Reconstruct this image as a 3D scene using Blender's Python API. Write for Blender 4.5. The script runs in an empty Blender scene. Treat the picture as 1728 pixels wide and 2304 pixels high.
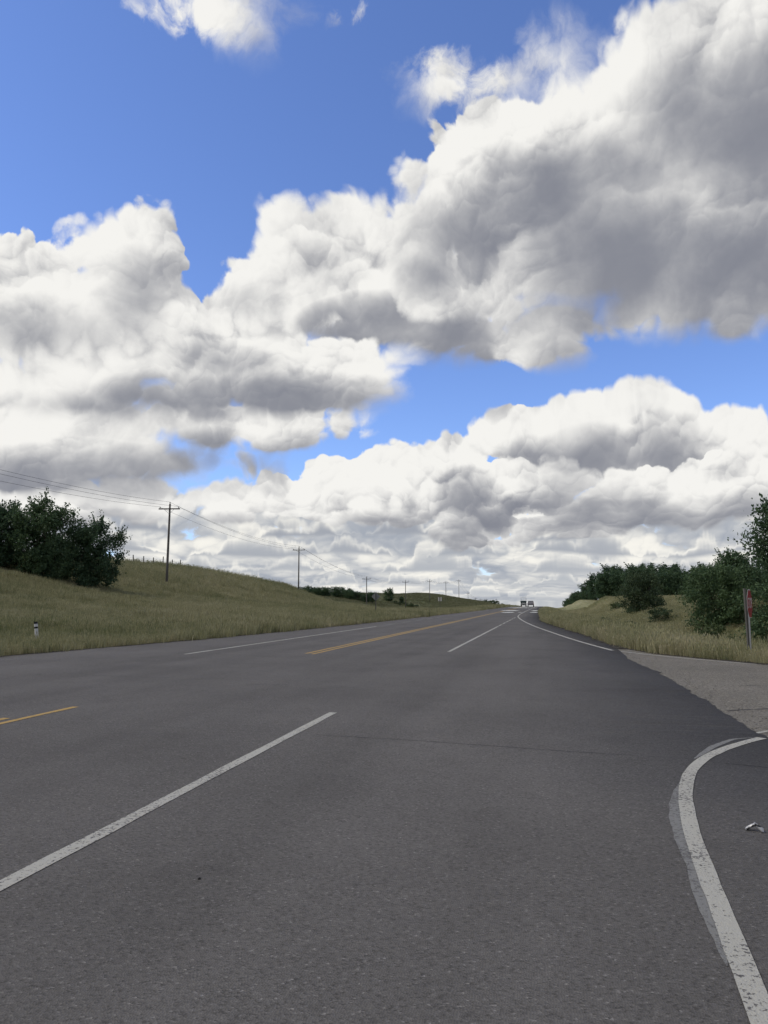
import bpy, bmesh, math, random
import numpy as np

# ================================================================ camera, light, exposure
SC = bpy.context.scene
COL = SC.collection
_cd = bpy.data.cameras.new('camera'); CAM = bpy.data.objects.new('camera', _cd); COL.objects.link(CAM)
SC.camera = CAM
_cd.sensor_fit = 'VERTICAL'; _cd.sensor_height = 24.0; _cd.lens = 24.0*1730/2304
_cd.clip_start = 0.05; _cd.clip_end = 20000
CAM.location = (0, 0, 1.5)
CAM.rotation_euler = (math.radians(90 + 6.66), 0, math.radians(11.804))

SUN_EL, SUN_AZ = math.radians(46), math.radians(-105)      # high on the left, slightly behind
_sl = bpy.data.lights.new('sun', 'SUN'); _so = bpy.data.objects.new('sun', _sl); COL.objects.link(_so)
_sl.energy = 1.5; _sl.angle = math.radians(20); _sl.color = (1.0, 0.93, 0.82)   # the sun through cloud
_so.rotation_euler = (math.pi/2 - SUN_EL, 0, math.pi - SUN_AZ)
SC.view_settings.view_transform = 'Standard'; SC.view_settings.look = 'None'
SC.view_settings.exposure = 0.12; SC.view_settings.gamma = 1.0
SC.view_settings.use_curve_mapping = False
SC.cycles.use_adaptive_sampling = True; SC.cycles.adaptive_threshold = 0.02
SC.cycles.max_bounces = 4; SC.cycles.diffuse_bounces = 2; SC.cycles.glossy_bounces = 2
SC.cycles.transparent_max_bounces = 6; SC.cycles.transmission_bounces = 3

SKY_S = 0.13; SKY_T = (0.87, 0.98, 1.34)
CLOUD_WHITE = (0.84, 0.83, 0.80, 1); CLOUD_SHADE = (0.215, 0.225, 0.265, 1)
# ---------------------------------------------------------------- sky
class Sock:
    """thin wrapper so that node maths reads like maths"""
    def __init__(s, tree, out): s.t, s.o = tree, out
def _lnk(t, a, inp):
    if isinstance(a, Sock): t.links.new(a.o, inp)
    else: inp.default_value = a
def M(t, op, *a, clamp=False):
    n = t.nodes.new('ShaderNodeMath'); n.operation = op; n.use_clamp = clamp
    for i, x in enumerate(a): _lnk(t, x, n.inputs[i])
    return Sock(t, n.outputs[0])
def VM(t, op, *a):
    n = t.nodes.new('ShaderNodeVectorMath'); n.operation = op
    for i, x in enumerate(a): _lnk(t, x, n.inputs[i])
    return Sock(t, n.outputs['Value'] if op in ('LENGTH', 'DOT_PRODUCT') else n.outputs[0])
def SS(t, x, a, b, lo=0.0, hi=1.0):
    n = t.nodes.new('ShaderNodeMapRange'); n.interpolation_type = 'SMOOTHSTEP'; n.clamp = True
    for i, v in enumerate((x, a, b, lo, hi)): _lnk(t, v, n.inputs[i])
    return Sock(t, n.outputs[0])
def MIX(t, f, a, b, mode='MIX'):
    n = t.nodes.new('ShaderNodeMix'); n.data_type = 'RGBA'; n.blend_type = mode; n.clamp_factor = True
    _lnk(t, f, n.inputs[0]); _lnk(t, a, n.inputs[6]); _lnk(t, b, n.inputs[7])
    return Sock(t, n.outputs[2])
def XYZ(t, x, y, z=0.0):
    n = t.nodes.new('ShaderNodeCombineXYZ')
    for i, v in enumerate((x, y, z)): _lnk(t, v, n.inputs[i])
    return Sock(t, n.outputs[0])
def SEP(t, v):
    n = t.nodes.new('ShaderNodeSeparateXYZ'); _lnk(t, v, n.inputs[0])
    return [Sock(t, o) for o in n.outputs]
def NOISE(t, v, scale, detail=2.0, rough=0.5, dim='2D', color=False, lac=2.0, dist=0.0):
    n = t.nodes.new('ShaderNodeTexNoise'); n.noise_dimensions = dim
    _lnk(t, v, n.inputs['Vector'])
    for k, x in (('Scale', scale), ('Detail', detail), ('Roughness', rough), ('Lacunarity', lac), ('Distortion', dist)): _lnk(t, x, n.inputs[k])
    return Sock(t, n.outputs['Color' if color else 'Fac'])
def VORO(t, v, scale, detail=0.0, rough=0.5, dim='2D', smooth=None, lac=2.0, rnd=1.0):
    n = t.nodes.new('ShaderNodeTexVoronoi'); n.voronoi_dimensions = dim; n.feature = 'F1' if smooth is None else 'SMOOTH_F1'; n.normalize = True
    _lnk(t, v, n.inputs['Vector'])
    for k, x in (('Scale', scale), ('Detail', detail), ('Roughness', rough), ('Lacunarity', lac), ('Randomness', rnd)): _lnk(t, x, n.inputs[k])
    if smooth is not None: n.inputs['Smoothness'].default_value = smooth
    return Sock(t, n.outputs['Distance'])
def new_group(name, ins, outs):
    g = bpy.data.node_groups.new(name, 'ShaderNodeTree')
    for n, ty in ins: g.interface.new_socket(n, in_out='INPUT', socket_type=ty)
    for n, ty in outs: g.interface.new_socket(n, in_out='OUTPUT', socket_type=ty)
    gi = g.nodes.new('NodeGroupInput'); go = g.nodes.new('NodeGroupOutput')
    return g, [Sock(g, o) for o in gi.outputs if o.name], go
def use_group(t, g, *a):
    n = t.nodes.new('ShaderNodeGroup'); n.node_tree = g
    for i, x in enumerate(a): _lnk(t, x, n.inputs[i])
    return [Sock(t, o) for o in n.outputs]

# cloud banks as bearings in degrees: (azimuth from the road, elevation, half width, half height)
CLOUDS = {
    'rear_left': [(-37.5, 20.3, 4.9, 3.2), (-31.2, 23.6, 4.8, 3.4), (-33.6, 19.1, 8.0, 4.6), (-18.6, 25.3, 3.9, 3.1), (-14.3, 25.8, 4.0, 3.1), (-10.7, 24.9, 4.3, 3.4), (-21.4, 21.7, 5.2, 2.2), (-26.1, 18.9, 8.7, 3.8), (-16.4, 22.3, 6.0, 2.9), (-28.9, 13.1, 8.0, 2.0), (-36.3, 13.2, 7.6, 3.4), (-22.1, 23.6, 3.3, 2.0), (-6.0, 23.5, 5.3, 3.5), (-3.6, 21.5, 3.2, 1.8)],
    'dark_left': [(-10.4, 20.7, 8.2, 2.4), (-15.7, 22.3, 3.9, 2.2), (-12.9, 23.3, 4.3, 1.9), (-6.5, 19.3, 4.6, 2.1), (-7.1, 22.3, 3.6, 1.9)],
    'front_left': [(-29.0, 16.7, 4.9, 1.9), (-22.7, 17.1, 8.5, 2.5), (-19.2, 16.0, 8.6, 2.5), (-35.5, 14.8, 5.9, 2.0), (-29.9, 14.7, 9.5, 1.9), (-14.3, 17.4, 5.3, 1.8), (-25.1, 19.9, 3.7, 1.3)],
    'lower_left': [(-34.4, 10.8, 9.8, 2.8), (-25.6, 12.7, 3.6, 2.3), (-28.8, 9.9, 8.3, 2.0), (-21.2, 12.9, 6.8, 1.8), (-36.4, 8.8, 7.2, 1.9), (-18.1, 13.7, 3.5, 1.4)],
    'right': [(10.2, 34.5, 6.1, 3.8), (15.3, 32.2, 7.0, 6.5), (6.4, 32.0, 6.3, 3.2), (-0.9, 31.0, 7.4, 3.7), (-4.9, 28.6, 6.1, 3.5), (4.1, 26.4, 11.6, 5.6), (12.7, 24.0, 9.0, 5.7), (-2.1, 24.5, 8.4, 2.8), (10.4, 20.8, 8.0, 2.6), (-8.9, 26.1, 4.0, 2.5), (13.3, 18.6, 1.8, 1.3), (1.2, 19.4, 4.2, 2.7), (-4.6, 23.1, 6.4, 2.7)],
    'wisp': [(-7.3, 35.5, 2.8, 1.6), (-1.9, 35.5, 5.0, 1.7), (1.8, 36.3, 3.2, 1.5), (-3.7, 33.9, 3.1, 1.3), (2.7, 34.4, 3.8, 1.8), (-25.4, 39.0, 5.3, 1.4), (-22.3, 38.4, 2.9, 1.5), (-19.6, 39.5, 2.2, 0.7)],
    'mid_back': [(-1.4, 12.5, 3.7, 2.0), (3.0, 12.6, 4.3, 2.6), (7.5, 12.7, 3.4, 3.1), (9.3, 11.2, 2.7, 3.5), (11.1, 9.8, 3.6, 1.9), (13.1, 12.0, 2.3, 1.2), (14.9, 10.8, 1.8, 0.9), (-10.7, 9.6, 4.2, 1.9), (-14.9, 8.9, 3.8, 1.7), (-18.4, 8.5, 2.4, 1.2), (5.2, 10.2, 8.0, 2.0), (-2.8, 6.4, 7.1, 1.5)],
    'mid_front': [(-6.4, 10.3, 2.4, 2.1), (-5.5, 8.2, 3.8, 1.9), (0.6, 8.2, 4.6, 1.7), (6.7, 7.8, 5.0, 1.8), (12.7, 7.8, 4.0, 2.4), (13.9, 8.4, 3.1, 1.9), (-12.8, 7.6, 5.2, 1.4), (-18.4, 7.2, 4.1, 1.4), (-23.8, 7.4, 4.3, 1.5), (-2.1, 9.0, 3.7, 1.4), (-33.3, 7.2, 7.8, 1.6), (-9.4, 7.0, 11.3, 1.4), (-4.2, 5.7, 4.4, 1.9), (4.8, 6.3, 10.4, 1.5)],
}
def cloud_mask_group(name, blobs, soft, far=None):
    g, (p,), go = new_group(name, [('p', 'NodeSocketVector')], [('m', 'NodeSocketFloat')])
    acc = None
    for (a, e, ra, re) in blobs:
        v = VM(g, 'MULTIPLY_ADD', p, (1/ra, 1/re, 0), (-a/ra, -e/re, 0))
        r = VM(g, 'LENGTH', v)
        s = M(g, 'MULTIPLY_ADD', r, -re, re)
        acc = s if acc is None else M(g, 'SMOOTH_MAX', acc, s, soft)
    if far is not None:
        # the sky beyond the picture: the same kind of clouds, scattered at random
        f = NOISE(g, p, 0.045, 2.0, 0.5)
        x, y, _ = SEP(g, p)
        w = SS(g, M(g, 'ABSOLUTE', M(g, 'ADD', x, 12.0)), 30.0, 45.0)
        w = M(g, 'MAXIMUM', w, SS(g, y, 42.0, 52.0))
        s = M(g, 'MULTIPLY_ADD', f, 40.0, -20.0 + far)
        s = M(g, 'MULTIPLY_ADD', w, M(g, 'ADD', s, 8.0), -8.0)
        acc = M(g, 'SMOOTH_MAX', acc, s, soft)
    g.links.new(acc.o, go.inputs[0])
    return g
def puff_group(name, warps, scales, hw, lw, light, smooth, torn=1.5):
    """cauliflower relief: nested round puffs; gives their height and how far each faces the sun"""
    g, (p,), go = new_group(name, [('p', 'NodeSocketVector')], [('height', 'NodeSocketFloat'), ('facing', 'NodeSocketFloat'), ('fine', 'NodeSocketFloat')])
    q = p
    for sc, amp, det in warps:
        c = NOISE(g, p, sc, det, 0.55, color=True)
        q = VM(g, 'MULTIPLY_ADD', VM(g, 'SUBTRACT', c, (.5, .5, .5)), (amp, amp, 0), q)
    H = F = None
    for i, (s, wh, wl) in enumerate(zip(scales, hw, lw)):
        n = g.nodes.new('ShaderNodeTexVoronoi'); n.voronoi_dimensions = '2D'; n.feature = 'SMOOTH_F1' if smooth[i] else 'F1'
        qq = VM(g, 'ADD', q, (i*13.7, i*7.3, 0))
        _lnk(g, qq, n.inputs['Vector']); n.inputs['Scale'].default_value = s
        if smooth[i]: n.inputs['Smoothness'].default_value = smooth[i]
        dist = Sock(g, n.outputs['Distance']); pos = Sock(g, n.outputs['Position'])
        nrm = VM(g, 'SUBTRACT', qq, pos)
        f = VM(g, 'DOT_PRODUCT', nrm, (light[0]*s*wl, light[1]*s*wl, 0))
        h = M(g, 'MULTIPLY_ADD', M(g, 'MULTIPLY', dist, dist), -2.2*wh, 0.5*wh)
        H = h if H is None else M(g, 'ADD', H, h)
        F = f if F is None else M(g, 'ADD', F, f)
    n0 = NOISE(g, q, scales[0]*1.1, 9.0, 0.62)
    n1 = NOISE(g, VM(g, 'ADD', q, (light[0]*0.09/scales[0], light[1]*0.09/scales[0], 0)), scales[0]*1.1, 6.0, 0.6)
    fine = M(g, 'MULTIPLY_ADD', n0, 2.0, -1.0)
    F = M(g, 'MULTIPLY_ADD', M(g, 'SUBTRACT', n0, n1), torn, F)                 # torn, fine relief
    for k, x in enumerate((H, F, fine)): g.links.new(x.o, go.inputs[k])
    return g

def build_world():
    w = bpy.data.worlds.new('World'); bpy.context.scene.world = w; w.use_nodes = True
    t = w.node_tree; t.nodes.clear()
    out = t.nodes.new('ShaderNodeOutputWorld'); bg = t.nodes.new('ShaderNodeBackground')
    sky = t.nodes.new('ShaderNodeTexSky'); sky.sky_type = 'NISHITA'; sky.sun_disc = False
    sky.sun_elevation = SUN_EL; sky.sun_rotation = SUN_AZ
    sky.altitude = 700; sky.air_density = 1.0; sky.dust_density = 0.4; sky.ozone_density = 1.6
    tc = t.nodes.new('ShaderNodeTexCoord'); d = Sock(t, tc.outputs['Generated'])
    x, y, z = SEP(t, d)
    az = M(t, 'MULTIPLY', M(t, 'ARCTAN2', x, y), 57.29578)
    el = M(t, 'MULTIPLY', M(t, 'ARCSINE', z), 57.29578)
    p0 = XYZ(t, az, el)
    # clear sky
    clear = VM(t, 'MULTIPLY', Sock(t, sky.outputs[0]), (SKY_S*SKY_T[0], SKY_S*SKY_T[1], SKY_S*SKY_T[2]))
    ld = (-0.45, 0.89)
    pg = puff_group('cloud_puffs', [(0.10, 5.0, 2.0), (0.45, 1.6, 4.0)], (0.17, 0.42, 1.0), (1.0, 0.6, 0.32), (0.95, 0.55, 0.28), ld, (0.5, 0.45, 0.4))
    hN, fN, nN = use_group(t, pg, p0)
    steps = [(-1.0, 2.6, 0)]
    P = [p0] + [VM(t, 'ADD', p0, s) for s in steps]
    # low over the horizon the clouds are far: small and flattened
    lg = puff_group('far_cloud_puffs', [(0.16, 3.2, 2.0), (0.8, 0.9, 4.0)], (0.26, 0.62, 1.4), (1.0, 0.6, 0.3), (0.9, 0.6, 0.3), (-0.3, 0.95), (0.6, 0.5, 0.4), 1.1)
    e2 = M(t, 'MAXIMUM', el, 0.0)
    vv = M(t, 'MULTIPLY', M(t, 'LOGARITHM', M(t, 'ADD', e2, 1.6), 2.718), 8.0)
    q0 = XYZ(t, M(t, 'MULTIPLY', az, 0.85), vv)
    hL, fL, nL = use_group(t, lg, q0)
    patch = NOISE(t, p0, 0.085, 2.0, 0.5)           # broad smooth and broken regions inside the clouds
    patchL = NOISE(t, VM(t, 'MULTIPLY_ADD', q0, (0.62, 1.25, 0), (3, 51, 0)), 0.17, 4.0, 0.52)
    patch2 = NOISE(t, VM(t, 'ADD', p0, (31, 17, 0)), 0.12, 5.0, 0.52)
    WHITE, SHADE = CLOUD_WHITE, CLOUD_SHADE
    def compose(col, H0, body, facing, width, white, shade, thin, amb, lump, patchy, pamp=1.5, under=None):
        a = SS(t, H0, M(t, 'MULTIPLY', width, -0.5), M(t, 'MULTIPLY', width, 1.5))
        edge = M(t, 'MULTIPLY', M(t, 'EXPONENT', M(t, 'MULTIPLY', M(t, 'MAXIMUM', H0, 0.0), -thin)), amb)
        lit = M(t, 'MULTIPLY_ADD', M(t, 'SUBTRACT', patchy, 0.5), M(t, 'MULTIPLY', M(t, 'MULTIPLY_ADD', body, 0.6, 0.4), pamp), body)
        if under is not None: edge = M(t, 'MULTIPLY', edge, M(t, 'MULTIPLY_ADD', under, -0.55, 1.0))
        lit = M(t, 'MAXIMUM', lit, edge)
        lw = M(t, 'MULTIPLY', M(t, 'MULTIPLY_ADD', lit, 0.85, 0.12, clamp=True), SS(t, patch, 0.35, 0.6, lump*0.45, lump))
        lit = M(t, 'MULTIPLY_ADD', facing, lw, lit)
        lit = SS(t, lit, -0.1, 1.2)
        return MIX(t, a, col, MIX(t, lit, shade, white))
    col = clear
    cover = SS(t, el, 7.0, 10.0, 1.15, -2.5)
    H0 = M(t, 'MULTIPLY_ADD', nL, 0.9, M(t, 'ADD', hL, cover))
    body = M(t, 'MULTIPLY_ADD', hL, 0.35, 0.42)
    col = compose(col, H0, body, fL, 0.3, (0.86, 0.84, 0.78, 1), (0.31, 0.345, 0.41, 1), 1.2, 0.5, 0.75, patchL, 3.4)
    # rows of small cumulus standing one behind the other, flat based, the farther the lower and paler
    for i, (base, hh, fr, hz) in enumerate(((0.35, 0.95, 0.30, 0.75), (1.15, 1.25, 0.24, 0.6), (2.1, 1.6, 0.19, 0.45), (3.3, 2.0, 0.16, 0.3), (4.7, 2.3, 0.13, 0.15))):
        pz = XYZ(t, M(t, 'ADD', az, 37.0*i), 0.4*i)
        bs = M(t, 'MULTIPLY_ADD', M(t, 'SUBTRACT', NOISE(t, pz, fr*0.6, 1.0, 0.5), 0.5), hh*0.7, base)
        up = M(t, 'MULTIPLY', SS(t, NOISE(t, pz, fr, 5.0, 0.55), 0.36, 0.72, -0.25, 1.45), hh)
        rel = M(t, 'SUBTRACT', el, bs)
        top = M(t, 'MULTIPLY_ADD', hL, 0.30*hh, up)
        H0 = M(t, 'MINIMUM', M(t, 'SUBTRACT', top, rel), M(t, 'MULTIPLY', rel, 1.6))
        H0 = M(t, 'MULTIPLY_ADD', nL, 0.16*hh, H0)
        body = SS(t, M(t, 'DIVIDE', rel, M(t, 'MAXIMUM', top, 0.05)), 0.10, 1.0, 0.0, 0.90)
        sh = tuple(a*(1 - hz) + b*hz for a, b in zip((0.27, 0.295, 0.35), (0.55, 0.575, 0.60)))
        col = compose(col, H0, body, fL, 0.17*hh, (0.87, 0.85, 0.79, 1), (*sh, 1), 3.0, 0.35, 0.55, patchL, 1.4)
    def bank(col, key, soft, amp, fine, far, width, k, thin, amb, lump, white=WHITE, shade=SHADE, small=False):
        h, f, n, pt = (hL, fL, nL, patchL) if small else (hN, fN, nN, patch2)
        g = cloud_mask_group('cloud_mask_' + key, CLOUDS[key], soft, far)
        m0, m1 = [use_group(t, g, q)[0] for q in P]
        under = SS(t, M(t, 'SUBTRACT', m1, m0), 0.3, 1.8)            # the flat, soft underside
        keep = M(t, 'MULTIPLY_ADD', under, -0.62, 1.0)
        H0 = M(t, 'MULTIPLY_ADD', M(t, 'MULTIPLY', n, keep), fine, M(t, 'MULTIPLY_ADD', M(t, 'MULTIPLY', h, keep), amp, m0))
        width = M(t, 'MULTIPLY_ADD', under, 0.45 if not small else 0.2, M(t, 'MULTIPLY', width, SS(t, patch, 0.36, 0.62, 2.6, 0.6)))
        body = M(t, 'EXPONENT', M(t, 'MULTIPLY', M(t, 'MAXIMUM', M(t, 'ADD', m1, 0.4), 0.0), -k))
        return compose(col, H0, body, f, width, white, shade, thin, amb, lump, pt, 1.9, under)
    col = bank(col, 'mid_back', 0.4, 0.8, 0.35, None, 0.10, 0.62, 1.2, 0.5, 0.9, small=True)
    col = bank(col, 'mid_front', 0.4, 0.8, 0.35, None, 0.12, 0.95, 1.2, 0.5, 0.9, small=True)
    col = bank(col, 'rear_left', 0.8, 1.2, 0.6, None, 0.2, 0.30, 0.9, 0.5, 0.75)
    col = bank(col, 'dark_left', 0.6, 1.0, 0.8, None, 0.4, 1.5, 1.2, 0.35, 0.5)
    col = bank(col, 'lower_left', 0.8, 1.0, 0.6, None, 0.3, 0.8, 0.9, 0.45, 0.7)
    col = bank(col, 'front_left', 0.6, 1.0, 0.6, None, 0.35, 0.8, 0.9, 0.45, 0.7)
    col = bank(col, 'wisp', 1.0, 0.6, 2.4, None, 1.1, 0.1, 0.9, 0.6, 0.4)
    col = bank(col, 'right', 1.2, 1.2, 0.6, 5.5, 0.22, 0.47, 0.9, 0.45, 0.75)
    _lnk(t, col, bg.inputs[0]); bg.inputs[1].default_value = 1.0
    t.links.new(bg.outputs[0], out.inputs[0])
    w.cycles.sampling_method = 'NONE'         # a broad, soft sky: no importance map needed

build_world()

# ================================================================ helpers
def tag(o, label=None, cat=None, group=None, kind=None):
    if label: o['label'] = label
    if cat: o['category'] = cat
    if group: o['group'] = group
    if kind: o['kind'] = kind
    return o
def link(name, me, mat=None, parent=None):
    o = bpy.data.objects.new(name, me); COL.objects.link(o)
    if mat is not None and me is not None and not me.materials: me.materials.append(mat)
    if parent is not None: o.parent = parent
    return o
def empty(name, loc, rz=0.0):
    o = bpy.data.objects.new(name, None); COL.objects.link(o)
    o.location = loc; o.rotation_euler = (0, 0, rz); o.empty_display_size = 0.2
    return o
def np_mesh(name, V, F, smooth=False):
    """mesh from an (n,3) vertex array and an (m,k) face array"""
    V = np.asarray(V, dtype=np.float32); F = np.asarray(F, dtype=np.int32)
    me = bpy.data.meshes.new(name); k = F.shape[1]
    me.vertices.add(len(V)); me.vertices.foreach_set('co', V.ravel())
    me.loops.add(F.size); me.loops.foreach_set('vertex_index', F.ravel())
    me.polygons.add(len(F)); me.polygons.foreach_set('loop_start', np.arange(0, F.size, k, dtype=np.int32))
    if smooth: me.polygons.foreach_set('use_smooth', np.ones(len(F), dtype=bool))
    me.update(calc_edges=True); me.validate()
    return me
class MB:
    """collects boxes, tubes and lathes, and links them as one mesh object"""
    def __init__(s): s.V, s.F = [], []
    def add(s, V, F):
        b = len(s.V); s.V += [tuple(v) for v in V]; s.F += [tuple(i + b for i in f) for f in F]; return s
    def box(s, c, size, taper=(1, 1), rz=0.0):
        x, y, z = size[0]/2, size[1]/2, size[2]/2
        V = [(-x, -y, -z), (x, -y, -z), (x, y, -z), (-x, y, -z)] + [(a*taper[0], b*taper[1], z) for a, b in ((-x, -y), (x, -y), (x, y), (-x, y))]
        cs, sn = math.cos(rz), math.sin(rz)
        V = [(c[0] + v[0]*cs - v[1]*sn, c[1] + v[0]*sn + v[1]*cs, c[2] + v[2]) for v in V]
        return s.add(V, [(0, 3, 2, 1), (4, 5, 6, 7), (0, 1, 5, 4), (1, 2, 6, 5), (2, 3, 7, 6), (3, 0, 4, 7)])
    def tube(s, pts, radii, n=8, cap=True):
        pts = [np.array(p, float) for p in pts]
        if not hasattr(radii, '__len__'): radii = [radii]*len(pts)
        V, F = [], []
        for i, p in enumerate(pts):
            d = pts[min(i + 1, len(pts) - 1)] - pts[max(i - 1, 0)]; d = d/(np.linalg.norm(d) + 1e-9)
            u = np.cross(d, (0, 0, 1.0) if abs(d[2]) < 0.9 else (0, 1.0, 0)); u /= np.linalg.norm(u); w = np.cross(d, u)
            for k in range(n):
                a = 2*math.pi*k/n; V.append(p + radii[i]*(math.cos(a)*u + math.sin(a)*w))
        for i in range(len(pts) - 1):
            for k in range(n):
                k2 = (k + 1) % n; F.append((i*n + k, i*n + k2, (i + 1)*n + k2, (i + 1)*n + k))
        if cap: F.append(tuple(range(n))[::-1]); F.append(tuple((len(pts) - 1)*n + k for k in range(n)))
        return s.add(V, F)
    def wheel(s, c, r, w, n=20):          # axis along x
        return s.tube([(c[0] - w/2, c[1], c[2]), (c[0] - w/2 + 0.03, c[1], c[2]), (c[0] + w/2 - 0.03, c[1], c[2]), (c[0] + w/2, c[1], c[2])], [r*0.93, r, r, r*0.93], n)
    def mesh(s, name, smooth=False):
        me = bpy.data.meshes.new(name); me.from_pydata(s.V, [], s.F)
        if smooth:
            for p in me.polygons: p.use_smooth = True
        me.update(); return me
    def build(s, name, mat, parent=None, smooth=False, bevel=0.0):
        me = s.mesh(name, smooth)
        if bevel:
            bm = bmesh.new(); bm.from_mesh(me)
            bmesh.ops.bevel(bm, geom=bm.edges[:], offset=bevel, segments=1, affect='EDGES', clamp_overlap=True)
            bm.to_mesh(me); bm.free()
        return link(name, me, mat, parent)
def copy_tree(o, parent=None):
    c = o.copy(); COL.objects.link(c); c.parent = parent
    for ch in [x for x in bpy.data.objects if x.parent == o]: copy_tree(ch, c)
    return c
def sstep(x, a, b):
    t = np.clip((x - a)/(b - a), 0, 1); return t*t*(3 - 2*t)
rng = np.random.default_rng(11)
_g = np.random.default_rng(5).random((64, 64))
def vnoise(x, y):                          # smooth value noise, for the lie of the land
    x = np.asarray(x, float); y = np.asarray(y, float)
    xi = np.floor(x).astype(int); yi = np.floor(y).astype(int); fx = x - xi; fy = y - yi
    fx = fx*fx*(3 - 2*fx); fy = fy*fy*(3 - 2*fy)
    a = _g[xi % 64, yi % 64]; b = _g[(xi + 1) % 64, yi % 64]; c = _g[xi % 64, (yi + 1) % 64]; d = _g[(xi + 1) % 64, (yi + 1) % 64]
    return (a*(1 - fx) + b*fx)*(1 - fy) + (c*(1 - fx) + d*fx)*fy - 0.5

# ================================================================ materials
def material(name, rough=0.8, spec=0.3, metal=0.0, color=(0.5, 0.5, 0.5)):
    m = bpy.data.materials.new(name); m.use_nodes = True
    t = m.node_tree; b = t.nodes['Principled BSDF']
    b.inputs['Roughness'].default_value = rough; b.inputs['Specular IOR Level'].default_value = spec
    b.inputs['Metallic'].default_value = metal; b.inputs['Base Color'].default_value = (*color, 1)
    return m, t, b
def POS(t): return Sock(t, t.nodes.new('ShaderNodeNewGeometry').outputs['Position'])
def OBJ(t): return Sock(t, t.nodes.new('ShaderNodeTexCoord').outputs['Object'])
def VCOL(t, v, scale, dim='2D'):
    n = t.nodes.new('ShaderNodeTexVoronoi'); n.voronoi_dimensions = dim
    _lnk(t, v, n.inputs['Vector']); n.inputs['Scale'].default_value = scale
    return Sock(t, n.outputs['Distance']), Sock(t, n.outputs['Color'])
def RAMP(t, f, stops, mode='LINEAR'):
    n = t.nodes.new('ShaderNodeValToRGB'); r = n.color_ramp; r.interpolation = mode
    while len(r.elements) < len(stops): r.elements.new(0.5)
    for e, (p, c) in zip(r.elements, stops): e.position = p; e.color = c if len(c) == 4 else (*c, 1)
    _lnk(t, f, n.inputs[0]); return Sock(t, n.outputs[0])
def BUMP(t, b, h, dist, strength=1.0):
    n = t.nodes.new('ShaderNodeBump'); n.inputs['Distance'].default_value = dist; n.inputs['Strength'].default_value = strength
    _lnk(t, h, n.inputs['Height']); t.links.new(n.outputs[0], b.inputs['Normal'])
def grey(v): return (v, v, v, 1)

def asphalt_colour(t, p, dark, mid, light, cell, tint, lanes=False):
    """stones in binder, with drifts of wear; returns colour and height"""
    d1, c1 = VCOL(t, p, cell); r = SEP(t, c1)[0]
    stone = RAMP(t, r, [(0.0, grey(dark*0.66)), (0.2, grey(dark)), (0.62, grey(mid)), (0.93, grey(light)), (0.985, grey(light*1.25)), (1.0, grey(light*1.7))])
    d2, c2 = VCOL(t, p, cell*0.33); r2 = SEP(t, c2)[1]
    stone = MIX(t, SS(t, r2, 0.86, 0.97, 0.0, 0.16), stone, grey(dark*0.5))
    w = NOISE(t, p, 0.35, 6.0, 0.6)
    col = MIX(t, 1.0, stone, RAMP(t, w, [(0.3, grey(0.88)), (0.7, grey(1.10))]), 'MULTIPLY')
    lane = NOISE(t, VM(t, 'MULTIPLY', p, (1.1, 0.035, 0)), 1.0, 3.0, 0.5)
    col = MIX(t, 1.0, col, RAMP(t, lane, [(0.3, grey(0.95)), (0.7, grey(1.05))]), 'MULTIPLY')
    if lanes:                                     # rubber-darkened wheel paths and oil drip line of the two lanes
        x, y, _ = SEP(t, p); x = M(t, 'MULTIPLY_ADD', M(t, 'SUBTRACT', w, 0.5), 0.5, x)
        s = None
        for c, k, a in ((-5.7, 2.6, 0.8), (-4.1, 2.6, 0.8), (-4.85, 3.5, 0.6), (-1.95, 2.6, 0.6), (-0.35, 2.6, 0.6), (-8.0, 2.2, 0.7), (-9.5, 2.2, 0.7)):
            u = M(t, 'MULTIPLY', M(t, 'ADD', x, -c), k)
            b = M(t, 'MULTIPLY', M(t, 'EXPONENT', M(t, 'MULTIPLY', M(t, 'MULTIPLY', u, u), -1.0)), a)
            s = b if s is None else M(t, 'ADD', s, b)
        s = M(t, 'MULTIPLY', s, SS(t, NOISE(t, VM(t, 'MULTIPLY', p, (0.8, 0.12, 0)), 1.0, 4.0, 0.6), 0.35, 0.65, 0.06, 0.20))
        col = MIX(t, s, col, grey(dark*0.4))
        # scattered oil spots and small patched blemishes
        d3, _ = VCOL(t, VM(t, 'MULTIPLY_ADD', NOISE(t, p, 3.0, 3.0, 0.6, color=True), (0.5, 0.5, 0), p), 0.42)
        col = MIX(t, SS(t, d3, 0.03, 0.12, 0.10, 0.0), col, grey(dark*0.35))
    col = MIX(t, 1.0, col, (*tint, 1), 'MULTIPLY')
    return col, d1
def mat_asphalt(name, dark, mid, light, cell, tint, bump=0.004, lanes=False):
    m, t, b = material(name, 0.95, 0.18)
    p = POS(t); col, h = asphalt_colour(t, p, dark, mid, light, cell, tint, lanes)
    _lnk(t, col, b.inputs['Base Color']); BUMP(t, b, h, bump, 0.9)
    return m
ASPH = dict(dark=0.129, mid=0.150, light=0.169, cell=95.0, tint=(1.03, 0.985, 0.945))
M_ROAD = mat_asphalt('asphalt', lanes=True, **ASPH)
M_SIDE = mat_asphalt('worn_asphalt', 0.185, 0.232, 0.28, 55.0, (1.0, 0.935, 0.815), 0.008)
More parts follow.
